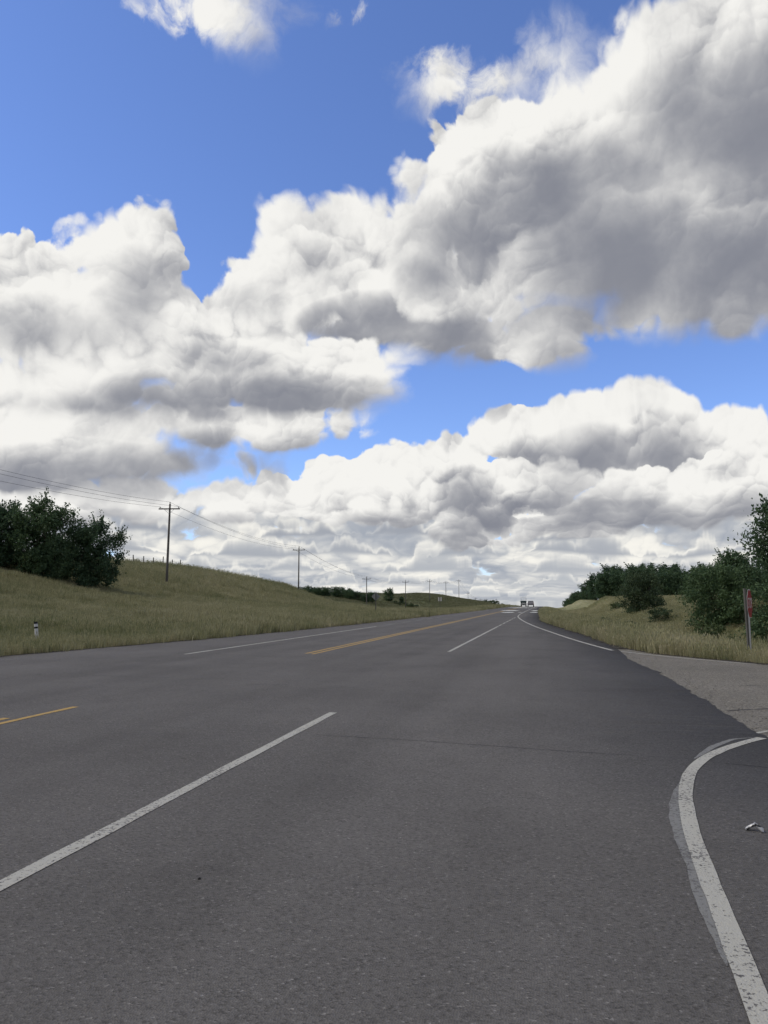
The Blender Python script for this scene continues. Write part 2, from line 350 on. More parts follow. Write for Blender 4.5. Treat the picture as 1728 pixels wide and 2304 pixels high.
def mat_paint(name, col, wear, sc=14.0):
    m, t, b = material(name, 0.7, 0.35); p = POS(t)
    a, h = asphalt_colour(t, p, **ASPH)
    n1 = NOISE(t, p, sc, 6.0, 0.72); n2 = NOISE(t, p, 1.3, 3.0, 0.5)
    _, cc = VCOL(t, p, 60.0); n1 = M(t, 'MULTIPLY_ADD', M(t, 'SUBTRACT', SEP(t, cc)[0], 0.5), 0.16, n1)   # paint lost stone by stone
    f = SS(t, M(t, 'MULTIPLY_ADD', n2, 0.35, n1), wear, wear + 0.07)
    c = MIX(t, NOISE(t, p, 40, 4.0, 0.6), (*[x*0.86 for x in col], 1), (*col, 1))
    _lnk(t, MIX(t, f, a, c), b.inputs['Base Color']); BUMP(t, b, h, 0.003, 0.6)
    return m
M_WHITE = mat_paint('road_paint_white', (0.52, 0.51, 0.455), 0.53, 34.0)
M_FADED = mat_paint('road_paint_faded', (0.25, 0.25, 0.24), 0.585, 30.0)
M_YELLOW = mat_paint('road_paint_yellow', (0.52, 0.34, 0.10), 0.46)
def simple(name, col, rough=0.7, spec=0.3, metal=0.0, var=0.2, sc=6.0, stretch=(1, 1, 1)):
    m, t, b = material(name, rough, spec, metal)
    n = NOISE(t, VM(t, 'MULTIPLY', OBJ(t), stretch), sc, 5.0, 0.6, '3D')
    _lnk(t, MIX(t, n, (*[c*(1 - var) for c in col], 1), (*[min(1, c*(1 + var)) for c in col], 1)), b.inputs['Base Color'])
    return m
M_CRACK = simple('crack_filler', (0.03, 0.03, 0.032), 0.7)
M_POLE = simple('weathered_pole_wood', (0.16, 0.15, 0.14), 0.85, 0.2, 0, 0.35, 3.0, (4, 4, 0.3))
M_ARM = simple('dark_crossarm_wood', (0.06, 0.055, 0.05), 0.85, 0.2, 0, 0.3)
M_INS = simple('brown_porcelain', (0.05, 0.035, 0.03), 0.25, 0.5)
M_WIRE = simple('dull_wire', (0.05, 0.05, 0.055), 0.6, 0.3)
M_GALV = simple('galvanised_steel', (0.33, 0.34, 0.35), 0.5, 0.5, 0.3, 0.15)
M_SIGNBACK = simple('sign_back_metal', (0.26, 0.27, 0.28), 0.55, 0.4, 0.2, 0.12)
M_RED = simple('sign_red', (0.36, 0.02, 0.035), 0.45, 0.4, 0, 0.15)
M_SWHITE = simple('sign_white', (0.68, 0.66, 0.66), 0.45, 0.4, 0, 0.08)
M_PLASTIC = simple('white_plastic', (0.72, 0.72, 0.73), 0.5, 0.4, 0, 0.06)
M_BLACK = simple('black_band', (0.015, 0.015, 0.017), 0.5, 0.4)
M_POST = simple('weathered_post', (0.13, 0.127, 0.115), 0.9, 0.2, 0, 0.35, 3.0, (5, 5, 0.4))
M_BARK = simple('bark', (0.07, 0.06, 0.05), 0.9, 0.2, 0, 0.35, 4.0, (3, 3, 0.6))
M_TRUCK = simple('dark_green_cab_paint', (0.035, 0.06, 0.06), 0.35, 0.5)
M_TYRE = simple('tyre_rubber', (0.02, 0.02, 0.02), 0.8, 0.3)
M_GLASS = simple('dark_glass', (0.03, 0.035, 0.04), 0.05, 0.6)
M_CHROME = simple('chrome', (0.6, 0.6, 0.6), 0.2, 0.5, 1.0)
M_SILVER = simple('silver_car_paint', (0.32, 0.31, 0.33), 0.35, 0.5, 0.3)
M_TAIL = simple('tail_lamp', (0.25, 0.02, 0.02), 0.3, 0.5)
M_STONE = simple('dark_stone', (0.03, 0.03, 0.03), 0.8)

def grass_colours(t, p, fac=None):
    """dry straw drifting into olive green, in patches of several sizes"""
    n = NOISE(t, p, 0.055, 5.0, 0.6, '3D'); n2 = NOISE(t, p, 0.6, 5.0, 0.65, '3D')
    f = M(t, 'MULTIPLY_ADD', n2, 0.65, M(t, 'MULTIPLY', n, 0.60))
    c = RAMP(t, f, [(0.38, (0.125, 0.155, 0.060)), (0.51, (0.215, 0.238, 0.112)), (0.65, (0.345, 0.340, 0.19)), (0.80, (0.48, 0.45, 0.29))])
    x, y, _ = SEP(t, p)                          # beyond the slope lies a greener hay field
    k = M(t, 'MULTIPLY', SS(t, M(t, 'MULTIPLY_ADD', n2, 14.0, y), 219.0, 232.0), SS(t, x, -14.0, -22.0))
    return MIX(t, M(t, 'MULTIPLY', k, 0.65), c, (0.060, 0.085, 0.038, 1))
def mat_ground():
    m, t, b = material('meadow', 0.95, 0.1); p = POS(t)
    c = grass_colours(t, p); f = NOISE(t, p, 3.5, 6.0, 0.7, '3D')
    _lnk(t, MIX(t, 1.0, c, RAMP(t, f, [(0.25, grey(0.5)), (0.75, grey(1.25))]), 'MULTIPLY'), b.inputs['Base Color'])
    BUMP(t, b, f, 0.25, 0.8); return m
M_GROUND = mat_ground()
def mat_blade(name, mul, dry):
    m, t, b = material(name, 0.75, 0.2)
    p = POS(t)
    g = t.nodes.new('ShaderNodeNewGeometry'); r = Sock(t, g.outputs['Random Per Island'])
    c = grass_colours(t, p)
    c = MIX(t, SS(t, r, 0.3, 1.0, 0.0, dry), c, (0.42, 0.37, 0.245, 1))
    c = MIX(t, 1.0, c, RAMP(t, r, [(0.0, grey(0.75*mul)), (1.0, grey(1.3*mul))]), 'MULTIPLY')
    _lnk(t, c, b.inputs['Base Color'])
    tr = t.nodes.new('ShaderNodeBsdfTranslucent'); _lnk(t, c, tr.inputs[0])
    mx = t.nodes.new('ShaderNodeMixShader'); mx.inputs[0].default_value = 0.3
    t.links.new(b.outputs[0], mx.inputs[1]); t.links.new(tr.outputs[0], mx.inputs[2])
    t.links.new(mx.outputs[0], t.nodes['Material Output'].inputs[0]); return m
M_BLADE = mat_blade('grass_blades', 1.0, 0.45); M_STRAW = mat_blade('straw_blades', 1.1, 0.95)
def mat_leaf(name, a, b2, trans=0.3):
    m, t, b = material(name, 0.6, 0.3)
    g = t.nodes.new('ShaderNodeNewGeometry'); r = Sock(t, g.outputs['Random Per Island'])
    oi = t.nodes.new('ShaderNodeObjectInfo'); ro = Sock(t, oi.outputs['Random'])
    n = NOISE(t, Sock(t, g.outputs['Position']), 0.8, 3.0, 0.5, '3D')
    f = M(t, 'MULTIPLY_ADD', r, 0.5, M(t, 'MULTIPLY_ADD', n, 0.7, -0.1))
    c = MIX(t, f, (*a, 1), (*b2, 1))
    c = MIX(t, 1.0, c, RAMP(t, ro, [(0.0, (0.75, 0.8, 0.85)), (1.0, (1.2, 1.15, 1.0))]), 'MULTIPLY')
    _lnk(t, c, b.inputs['Base Color'])
    tr = t.nodes.new('ShaderNodeBsdfTranslucent'); _lnk(t, c, tr.inputs[0])
    mx = t.nodes.new('ShaderNodeMixShader'); mx.inputs[0].default_value = trans
    t.links.new(b.outputs[0], mx.inputs[1]); t.links.new(tr.outputs[0], mx.inputs[2])
    t.links.new(mx.outputs[0], t.nodes['Material Output'].inputs[0]); return m
M_LEAF = mat_leaf('dark_leaves', (0.046, 0.094, 0.056), (0.125, 0.192, 0.092))
M_LEAF2 = mat_leaf('olive_leaves', (0.048, 0.082, 0.044), (0.125, 0.170, 0.080))

# ================================================================ the lie of the land
def base_z(Y): return np.interp(Y, [-200, 240, 350, 450, 700, 1200, 2000, 5000], [0, 0, -0.56, -2.6, -5.5, -9, -16, -55])
def xl(Y): return np.interp(Y, [-200, 10, 19, 29, 50, 127, 300, 420], [-15.4, -15.2, -14.8, -13.6, -12.45, -11.3, -11.2, -11.2])
def xr(Y): return np.interp(Y, [-200, 5.5, 7.5, 24.5, 28, 36, 46, 61, 107, 300, 420], [3.8, 3.8, 2.4, 2.4, 2.23, 1.77, 0.87, -0.34, -0.94, -1.1, -1.1])
def y_near(X): return np.interp(X, [2.0, 2.4, 4, 8, 80], [8.6, 8.8, 9.6, 10.2, 10.2])
def y_far(X): return np.interp(X, [2.0, 2.23, 3.22, 4.26, 5.25, 8, 16, 80], [28.5, 28.0, 23.8, 22.05, 20.5, 19.0, 18.3, 18.0])
def pave(X, Y):
    """distance outside the pavement, negative on it"""
    d1 = np.maximum(xl(Y) - X, X - xr(Y))
    d2 = np.maximum(np.maximum(y_near(X) - Y, (Y - y_far(X))*np.where(X < 5, 0.55, 1.0)), 2.0 - X)
    return np.minimum(d1, d2)
HILL_D = [0, 3, 6, 16, 27, 34, 40, 46, 58, 68, 95, 3000]; HILL_Z = [0.0, 0.06, 0.22, 0.75, 1.6, 3.1, 4.3, 5.6, 7.1, 7.7, 8.0, 8.0]
def land(X, Y):
    X = np.asarray(X, float); Y = np.asarray(Y, float)
    d = pave(X, Y); dl = xl(Y) - X; dr = X - xr(Y)
    z = base_z(Y)
    # cut slope on the left, running out by a side valley
    S = np.interp(Y, [-200, -60, 20, 110, 150, 183, 192, 204, 216, 230], [0.75, 0.9, 1.04, 1.08, 1.10, 1.02, 0.85, 0.5, 0.18, 0.0])
    S = S*(1 + 0.10*vnoise(Y/23.0, X/40.0))
    foot = np.interp(Y, [55, 100, 150, 185, 230], [0, 7, 19, 31, 38]); de = (dl - foot)*58/(58 - foot)   # its foot draws back from the road
    left = np.interp(de, HILL_D, HILL_Z)*S - 1.3*sstep(Y, 100, 190)*sstep(dl, 3, 14)*(1 - sstep(de, -4, 8))*(1 - sstep(Y, 215, 262))
    left = np.minimum(left, np.interp(Y, [60, 140, 170, 190], [8.0, 8.0, 6.2, 5.0]))
    far = sstep(Y, 200, 265)
    left = left + far*(-1.6*sstep(dl, 12, 40)*(1 - sstep(Y, 360, 440)) + 5.6*sstep(-X, 58, 98)*(1 - sstep(Y, 600, 900))
                       + 3.0*sstep(Y, 380, 440)*sstep(dl, 6, 40)*(1 - sstep(Y, 640, 900)) + 5.2*np.exp(-((X + 72)/34)**2 - ((Y - 590)/85)**2))
    # shallow ditch and rough mounds on the right
    m = 1.45 + 0.75*np.sin(Y/21.0 + 0.6) + 0.7*vnoise(X/9.0, Y/14.0)
    right = np.interp(dr, [0, 1.0, 2.2, 5.0, 7.5, 13, 18, 60, 3000], [0.0, 0.04, -0.06, -0.8, -0.5, 1.0, 1.0, 1.1, 1.1])
    right = np.where(right > 0.12, right*m, right)
    right = right*sstep(Y, 22, 34)*np.where(Y > 300, 1 - 0.5*sstep(Y, 300, 600), 1)
    z = z + np.where(dl > 0, left, 0) + np.where(dr > 0, right, 0)
    z = z + sstep(d, 0.8, 6)*(np.where(dr > 0, 0.6, 0.30)*vnoise(X/5.5, Y/5.5) + 0.10*vnoise(X/1.7, Y/1.7))
    return z + np.where(d > 0, -0.03 + 0.05*sstep(d, 0.0, 0.5), -0.09*sstep(-d, 0.0, 0.25) - 0.03)
def lz(x, y): return float(land(np.array([x]), np.array([y]))[0])

def build_ground():
    g = [0, .12, .3, .6, 1, 1.5, 2.1, 2.8, 3.6, 4.5, 5.5, 6.6, 7.8]
    dd = np.concatenate([g, np.arange(9.2, 75, 1.5), np.geomspace(76, 4500, 42)])
    yy = np.concatenate([np.geomspace(120, 6, 24)*-1, np.arange(-5, 34, 0.6), np.arange(34, 130, 1.2), np.arange(130, 320, 2.0), np.geomspace(322, 5000, 90)])
    rows = []
    for y in yy:
        a, b = xl(y), xr(y)
        rows.append(np.concatenate([(a - dd)[::-1], np.linspace(a + 0.25, b - 0.25, 9), b + dd]))
    X = np.array(rows); Y = np.repeat(yy[:, None], X.shape[1], 1); Z = land(X, Y)
    n, k = X.shape; idx = np.arange(n*k).reshape(n, k)
    F = np.stack([idx[:-1, :-1], idx[:-1, 1:], idx[1:, 1:], idx[1:, :-1]], -1).reshape(-1, 4)
    o = link('ground', np_mesh('ground', np.stack([X, Y, Z], -1).reshape(-1, 3), F, True), M_GROUND)
    return tag(o, 'dry grassy meadow land on both sides of the highway', kind='structure')
build_ground()

# ================================================================ roads and markings
JY = np.arange(9.4, 21.6, 0.10)
JX = 2.36 + 0.035*np.cumsum(np.random.default_rng(3).normal(0, 0.55, len(JY)))*0.4 + 0.05*vnoise(JY*1.7, JY*0) + np.random.default_rng(4).normal(0, 0.018, len(JY)) - 0.22*sstep(JY, 17.5, 21.5)
def build_road():
    yy = np.concatenate([np.arange(-40, 5, 1.5), np.arange(5, 9.4, 0.5), JY, np.arange(21.6, 60, 1.0), np.arange(60, 430, 5.0)])
    V, F = [], []
    for i, y in enumerate(yy):
        right = xr(y)
        if 9.3 < y < 21.65: right = float(np.interp(y, JY, JX))
        elif 21.65 <= y < 24.6: right = 2.16
        elif 24.6 <= y < 28: right = min(right, 2.2)
        for u in np.linspace(0, 1, 7):
            x = xl(y)*(1 - u) + right*u; V.append((x, y, float(base_z(y))))
        V.append((right, y, float(base_z(y)) - 0.03))
    k = 8
    for i in range(len(yy) - 1):
        for j in range(k - 1): F.append((i*k + j, i*k + j + 1, (i + 1)*k + j + 1, (i + 1)*k + j))
    o = link('road', np_mesh('road', V, F), M_ROAD)
    tag(o, 'grey asphalt highway running straight to the crest', kind='structure')
    # old side road
    V, F = [], []
    xs = np.concatenate([np.arange(1.9, 6, 0.2), np.arange(6, 80, 2.0)])
    for x in xs:
        a, b = float(y_near(x)), float(y_far(x))
        for u in np.linspace(0, 1, 12): V.append((x, a*(1 - u) + b*u, -0.014))
    for i in range(len(xs) - 1):
        for j in range(11): F.append((i*12 + j, (i + 1)*12 + j, (i + 1)*12 + j + 1, i*12 + j + 1))
    s = link('side_road', np_mesh('side_road', V, F), M_SIDE)
    tag(s, 'old brownish side road joining the highway', kind='structure')
    return o, s
ROAD, SIDE = build_road()
def strip(name, pts, width, mat, parent, dz=0.004, jitter=0.0):
    """a painted band along a polyline; width may vary along it"""
    P = np.array(pts, float); n = len(P)
    W = np.broadcast_to(np.asarray(width, float), (n,))
    T = np.gradient(P, axis=0); T /= np.linalg.norm(T, axis=1)[:, None]
    N = np.stack([-T[:, 1], T[:, 0]], 1); r = np.random.default_rng(len(name) + n)
    V = []
    for i in range(n):
        for s in (-1, 1):
            q = P[i] + N[i]*s*(W[i]/2 + (r.normal(0, jitter) if jitter else 0))
            V.append((q[0], q[1], float(base_z(q[1])) + dz))
    F = [(2*i, 2*i + 1, 2*i + 3, 2*i + 2) for i in range(n - 1)]
    return link(name, np_mesh(name, V, F), mat, parent)
def line(name, x, y0, y1, mat, w=0.11, parent=ROAD, dz=0.004, jitter=0.004):
    n = max(2, int((y1 - y0)/0.5)); n = min(n, 260)
    return strip(name, [(x, y) for y in np.linspace(y0, y1, n)], w, mat, parent, dz, jitter)
def smooth_curve(pts, n):
    P = np.array(pts, float); s = np.concatenate([[0], np.cumsum(np.linalg.norm(np.diff(P, axis=0), axis=1))])
    u = np.linspace(0, s[-1], n*4); Q = np.stack([np.interp(u, s, P[:, 0]), np.interp(u, s, P[:, 1])], 1)
    for _ in range(14*max(1, n//20)): Q[1:-1] = (Q[:-2] + Q[1:-1]*2 + Q[2:])/4
    return Q[::4]
line('lane_line', -2.87, -30, 10.35, M_WHITE)
line('lane_line', -2.90, 23.4, 48.0, M_WHITE)
for k in range(6): line('lane_dash', -2.90, 49.2 + k*4.6, 52.2 + k*4.6, M_WHITE)
for x in (-6.63, -6.88):
    line('centre_line', x, 21.8 if x < -6.7 else 21.6, 230, M_YELLOW, 0.12)
line('centre_line', -6.65, -30, 10.15, M_YELLOW, 0.10); line('centre_line', -6.88, -30, 9.0, M_YELLOW, 0.10)
line('edge_line', -10.2, 20.8, 46.5, M_WHITE, 0.12); line('edge_line', -10.2, -30, 3.0, M_WHITE, 0.12)
for k in range(5): line('edge_dash', -10.15, 49 + k*6.0, 52.2 + k*6.0, M_FADED, 0.12)
line('edge_line', -10.1, 80, 230, M_FADED, 0.11)
strip('edge_line', smooth_curve([(1.99, 25.1), (1.25, 29.65), (0.37, 38.1), (-0.61, 47.4), (-1.5, 58), (-2.26, 69.3), (-2.85, 80), (-3.1, 95), (-3.15, 125), (-3.15, 230)], 80), 0.12, M_WHITE, ROAD)
strip('edge_line', smooth_curve([(2.16, 25.0), (3.42, 22.45), (4.3, 21.4), (5.17, 20.15), (8, 18.75), (14, 18.0), (40, 17.7)], 50), 0.10, M_WHITE, SIDE, -0.010)
# the fog line bending into the side road, with an older faded one beside it
strip('fog_line', smooth_curve([(0.66, -20), (0.68, 0), (0.72, 3.0), (0.79, 4.0), (0.845, 4.88), (0.88, 5.37), (0.93, 5.84), (1.0, 6.41), (1.085, 6.92), (1.23, 7.53), (1.41, 8.02), (1.67, 8.53), (1.92, 8.92), (2.17, 9.26), (2.4, 9.52)], 150), 0.105, M_WHITE, ROAD, 0.006, 0.002)
strip('fog_line', smooth_curve([(2.43, 9.56), (2.9, 9.95), (4.0, 10.5), (8, 10.9), (30, 10.9)], 40), 0.10, M_WHITE, SIDE, -0.008)
strip('old_fog_line', smooth_curve([(0.70, 3.6), (0.735, 4.4), (0.79, 4.88), (0.80, 5.35), (0.84, 5.82), (0.895, 6.24), (1.0, 6.73), (1.10, 7.05), (1.25, 7.6)], 50), 0.075*np.sin(np.linspace(0.05, math.pi - 0.05, 50))**0.5, M_FADED, ROAD, 0.003, 0.003)
strip('old_fog_line', smooth_curve([(1.36, 8.06), (1.66, 8.75), (1.97, 9.27), (2.25, 9.44)], 30), 0.07*np.sin(np.linspace(0.05, math.pi - 0.05, 30))**0.6, M_FADED, ROAD, 0.003, 0.003)
strip('stop_line', smooth_curve([(2.3, 9.78), (2.6, 10.1), (3.2, 10.5)], 12), 0.06, M_WHITE, SIDE, -0.010)
_r = np.random.default_rng(8)
def crack(pts, w, parent=ROAD, dz=0.002, amp=0.02):
    q = smooth_curve(pts, 50); q = q + np.cumsum(_r.normal(0, amp*0.3, q.shape), 0)*0.3
    strip('crack', q, np.clip(_r.normal(w, w*0.35, len(q)), w*0.25, w*2), M_CRACK, parent, dz)
crack([(-2.6, 8.62), (-1.4, 8.48), (0.3, 8.18), (1.36, 8.05)], 0.010)
crack([(-6.0, 8.9), (-4.4, 8.75), (-2.9, 8.66)], 0.006)
crack([(2.45, 11.75), (3.0, 12.05), (4.5, 12.6), (8, 13.0)], 0.05, SIDE, -0.011)
crack([(1.6, 7.9), (2.0, 7.75), (2.4, 7.9)], 0.012)
crack([(-5.4, 13.5), (-4.6, 13.6)], 0.02); crack([(-7.3, 6.9), (-6.9, 7.0)], 0.02)
crack([(3.4, 15.2), (5, 15.9), (9, 16.0)], 0.02, SIDE, -0.011)
crack([(-9.4, 14.6), (-7.8, 14.3), (-6.2, 14.5)], 0.016); crack([(-4.6, 29), (-3.9, 33), (-4.2, 40), (-3.8, 52)], 0.02)
# dark soil strip, its colour also painting a shadowy edge along the grass
M_SOIL_SHADE = mat_asphalt('verge_soil', 0.045, 0.075, 0.12, 40.0, (1.0, 0.9, 0.74), 0.02)
_ys = np.concatenate([np.arange(-20, 60, 0.35), np.arange(60, 240, 1.5)])
strip('verge_soil', np.stack([xl(_ys) - 0.05 + 0.10*vnoise(_ys/0.9, _ys*0), _ys], 1), 0.34 + 0.3*vnoise(_ys/1.3 + 5, _ys*0), M_SOIL_SHADE, ROAD, 0.006, 0.02)
_ys = np.concatenate([np.arange(26, 60, 0.35), np.arange(60, 240, 1.5)])
strip('verge_soil', np.stack([xr(_ys) + 0.05 + 0.12*vnoise(_ys/0.8, _ys*0 + 3), _ys], 1), 0.40 + 0.4*vnoise(_ys/1.2 + 9, _ys*0), M_SOIL_SHADE, ROAD, 0.006, 0.02)
_xs = np.arange(2.6, 30, 0.3)
strip('verge_soil', np.stack([_xs, y_far(_xs) + 0.05 + 0.14*vnoise(_xs/0.8, _xs*0 + 8)], 1), 0.40 + 0.4*vnoise(_xs/1.1 + 2, _xs*0), M_SOIL_SHADE, SIDE, -0.006, 0.02)
# loose grit along the broken asphalt edge
def grit():
    r = np.random.default_rng(6); n = 700; V, F = [], []
    y = r.uniform(9.5, 24, n); x = np.interp(y, JY, JX) + np.abs(r.normal(0.05, 0.35, n)); s = r.uniform(0.004, 0.013, n)
    o8 = np.array([(1, 0, 0), (0, 1, 0), (-1, 0, 0), (0, -1, 0), (0, 0, 0.8), (0, 0, -0.5)])
    f8 = [(0, 1, 4), (1, 2, 4), (2, 3, 4), (3, 0, 4), (1, 0, 5), (2, 1, 5), (3, 2, 5), (0, 3, 5)]
    for i in range(n):
        a = r.uniform(0, 6.28); c, q = math.cos(a), math.sin(a); b = len(V)
        for v in o8*r.uniform(0.6, 1.3, (6, 1)): V.append((x[i] + s[i]*(v[0]*c - v[1]*q), y[i] + s[i]*(v[0]*q + v[1]*c), -0.010 + s[i]*0.4 + s[i]*v[2]))
        F += [tuple(k + b for k in f) for f in f8]
    tag(link('grit', np_mesh('grit', V, F), simple('grit_stone', (0.2, 0.185, 0.165), 0.9)), 'loose grit along the broken edge of the highway asphalt', kind='stuff')
grit()
# added glossy sheets stand in for the mirage, mirroring the pale far sky
M_MIRAGE, _t, _b = material('mirage_film', 0.10, 0.5, 0.0, (0.05, 0.05, 0.055))
for (x0, x1, y0, y1) in ((-7.6, -4.4, 128, 139), (-6.3, -4.3, 107, 114), (-2.5, -1.2, 127, 138), (-2.3, -1.0, 108, 114), (-3.9, -3.3, 110, 113), (-9.5, -2, 190, 205)):
    ys = np.linspace(y0, y1, 9); w = np.clip(np.sin(np.linspace(0.15, math.pi - 0.15, 9)), 0.5, 1)*(x1 - x0)
    strip('damp_patch', [((x0 + x1)/2, y) for y in ys], w, M_MIRAGE, ROAD, 0.009)

# ================================================================ grass
def tuft(name, seed, n, h, spread, width, mat, heads=0.0, lean=0.35):
    r = np.random.default_rng(seed); V, F = [], []
    for i in range(n):
        a = r.uniform(0, 2*math.pi); rad = spread*math.sqrt(r.random()); bx, by = rad*math.cos(a), rad*math.sin(a)
        hh = h*r.uniform(0.45, 1.1); la = a + r.normal(0, 0.8); ln = hh*abs(r.normal(0, lean)); w = width*r.uniform(0.6, 1.3)
        fa = r.uniform(0, math.pi); wx, wy = math.cos(fa)*w, math.sin(fa)*w; b = len(V)
        mx, my = bx + math.cos(la)*ln*0.35, by + math.sin(la)*ln*0.35; tx, ty = bx + math.cos(la)*ln, by + math.sin(la)*ln
        V += [(bx - wx, by - wy, -0.05), (bx + wx, by + wy, -0.05), (mx + wx*.8, my + wy*.8, hh*.55), (mx - wx*.8, my - wy*.8, hh*.55), (tx, ty, hh)]
        F += [(b, b + 1, b + 2), (b, b + 2, b + 3), (b + 3, b + 2, b + 4)]
        if r.random() < heads:
            b = len(V); s = width*1.9
            V += [(tx - math.cos(fa)*s, ty - math.sin(fa)*s, hh), (tx, ty, hh - 0.07), (tx + math.cos(fa)*s, ty + math.sin(fa)*s, hh), (tx, ty, hh + 0.09)]
            F += [(b, b + 1, b + 2), (b, b + 2, b + 3)]
    me = np_mesh(name, V, F); me.materials.append(mat)
    return bpy.data.objects.new(name, me)
TUFTS = {'short': tuft('grass_tuft', 1, 46, 0.26, 0.36, 0.010, M_BLADE), 'tall': tuft('tall_tuft', 2, 40, 0.50, 0.34, 0.010, M_BLADE, 0.25),
         'straw': tuft('straw_tuft', 3, 34, 0.58, 0.32, 0.008, M_STRAW, 0.6), 'weed': tuft('weed_tuft', 4, 24, 0.8, 0.2, 0.014, M_BLADE, 0.5, 0.5)}
def scatter(name, tuft_obj, pts, scale, label):
    pts = np.asarray(pts, np.float32); n = len(pts)
    me = bpy.data.meshes.new(name); me.vertices.add(n); me.vertices.foreach_set('co', pts.ravel())
    a = me.attributes.new('scl', 'FLOAT', 'POINT'); a.data.foreach_set('value', np.asarray(scale, np.float32))
    a = me.attributes.new('rot', 'FLOAT_VECTOR', 'POINT')
    rot = np.zeros((n, 3), np.float32); rot[:, 2] = rng.uniform(0, 6.28, n); rot[:, :2] = rng.normal(0, 0.07, (n, 2)); a.data.foreach_set('vector', rot.ravel())
    o = link(name, me); tag(o, label, kind='stuff')
    g = bpy.data.node_groups.new(name, 'GeometryNodeTree')
    g.interface.new_socket('Geometry', in_out='INPUT', socket_type='NodeSocketGeometry'); g.interface.new_socket('Geometry', in_out='OUTPUT', socket_type='NodeSocketGeometry')
    gi = g.nodes.new('NodeGroupInput'); go = g.nodes.new('NodeGroupOutput'); io = g.nodes.new('GeometryNodeInstanceOnPoints'); oi = g.nodes.new('GeometryNodeObjectInfo')
    oi.inputs['Object'].default_value = tuft_obj
    s = g.nodes.new('GeometryNodeInputNamedAttribute'); s.data_type = 'FLOAT'; s.inputs[0].default_value = 'scl'
    q = g.nodes.new('GeometryNodeInputNamedAttribute'); q.data_type = 'FLOAT_VECTOR'; q.inputs[0].default_value = 'rot'
    L = g.links.new
    L(gi.outputs[0], io.inputs['Points']); L(oi.outputs['Geometry'], io.inputs['Instance'])
    L([x for x in q.outputs if x.enabled][0], io.inputs['Rotation']); L([x for x in s.outputs if x.enabled][0], io.inputs['Scale']); L(io.outputs[0], go.inputs[0])
    md = o.modifiers.new('scatter', 'NODES'); md.node_group = g
    return o
def cast(n, x0, x1, y0, y1, dmin, keep=None):
    X = rng.uniform(x0, x1, n); Y = rng.uniform(y0, y1, n); d = pave(X, Y); k = d > dmin
    if keep is not None: k &= keep(X, Y, d)
    X, Y = X[k], Y[k]; return np.stack([X, Y, land(X, Y)], 1)
def thin(dist, full):                       # fewer tufts with distance from the road and along it
    return lambda X, Y, d: rng.random(len(X)) < np.clip(full/np.hypot(X, Y), 0.05, 1)
def clump(p): return np.clip(1 + 0.8*vnoise(p[:, 0]/3.7, p[:, 1]/3.7) + 0.5*vnoise(p[:, 0]/1.2 + 7, p[:, 1]/1.2), 0.35, 1.9)
LEFT = dict(x0=-75, x1=-11, y0=2, y1=245)
p1 = cast(150000, keep=thin(0, 45), dmin=0.15, **LEFT)
p2 = cast(60000, keep=lambda X, Y, d: (rng.random(len(X)) < np.clip(40/np.hypot(X, Y), 0.05, 1)) & (vnoise(X/6, Y/6) > -0.12), dmin=0.3, **LEFT)
p3 = cast(40000, keep=lambda X, Y, d: (rng.random(len(X)) < np.clip(40/np.hypot(X, Y), 0.05, 1)) & (vnoise(X/5 + 9, Y/5) > 0.0), dmin=0.3, **LEFT)
e1 = cast(60000, -17.5, -10, 10, 240, 0.02, lambda X, Y, d: (d < 1.6) & (rng.random(len(X)) < np.clip(60/Y, 0.1, 1)))
scatter('slope_grass', TUFTS['short'], p1, clump(p1)*rng.uniform(0.7, 1.4, len(p1))*(1 + np.hypot(p1[:, 0], p1[:, 1])/220), 'short olive grass covering the slope left of the highway')
scatter('slope_tall_grass', TUFTS['tall'], p2, clump(p2)*rng.uniform(0.35, 0.85, len(p2)), 'taller green grass in patches on the left slope')
scatter('slope_straw', TUFTS['straw'], np.concatenate([p3, e1]), np.concatenate([clump(p3)*rng.uniform(0.4, 0.9, len(p3)), rng.uniform(0.2, 0.5, len(e1))]), 'dry straw coloured seed grass on the left slope and verge')
q1 = cast(120000, -1.5, 32, 16, 170, 0.05, lambda X, Y, d: rng.random(len(X)) < np.clip(34/np.hypot(X, Y), 0.08, 1))
q2 = cast(90000, -1.5, 22, 16, 150, 0.1, lambda X, Y, d: (d < 7) & (rng.random(len(X)) < np.clip(34/np.hypot(X, Y), 0.08, 1)))
q3 = cast(9000, -1.5, 20, 17, 80, 0.3, lambda X, Y, d: (vnoise(X/3, Y/3) > 0.05))
scatter('verge_grass', TUFTS['tall'], q1, clump(q1)*rng.uniform(0.3, 0.75, len(q1)), 'green grass of the right verge and mounds')
scatter('verge_straw', TUFTS['straw'], q2, clump(q2)*rng.uniform(0.26, 0.75, len(q2)), 'dry straw grass along the right road edge')
scatter('verge_weeds', TUFTS['weed'], q3, rng.uniform(0.3, 0.75, len(q3)), 'leggy weeds between the grass by the stop sign')
f1 = cast(26000, -140, -12, 235, 620, 0.2, lambda X, Y, d: rng.random(len(X)) < 0.6)
scatter('field_grass', TUFTS['short'], f1, rng.uniform(1.5, 3.0, len(f1)), 'rough grass of the far field behind the left slope')
sk = cast(9000, -80, -52, 60, 190, 0.3); scatter('ridge_weeds', TUFTS['weed'], sk, rng.uniform(0.5, 1.3, len(sk)), 'weeds and seed heads along the crest of the left slope')

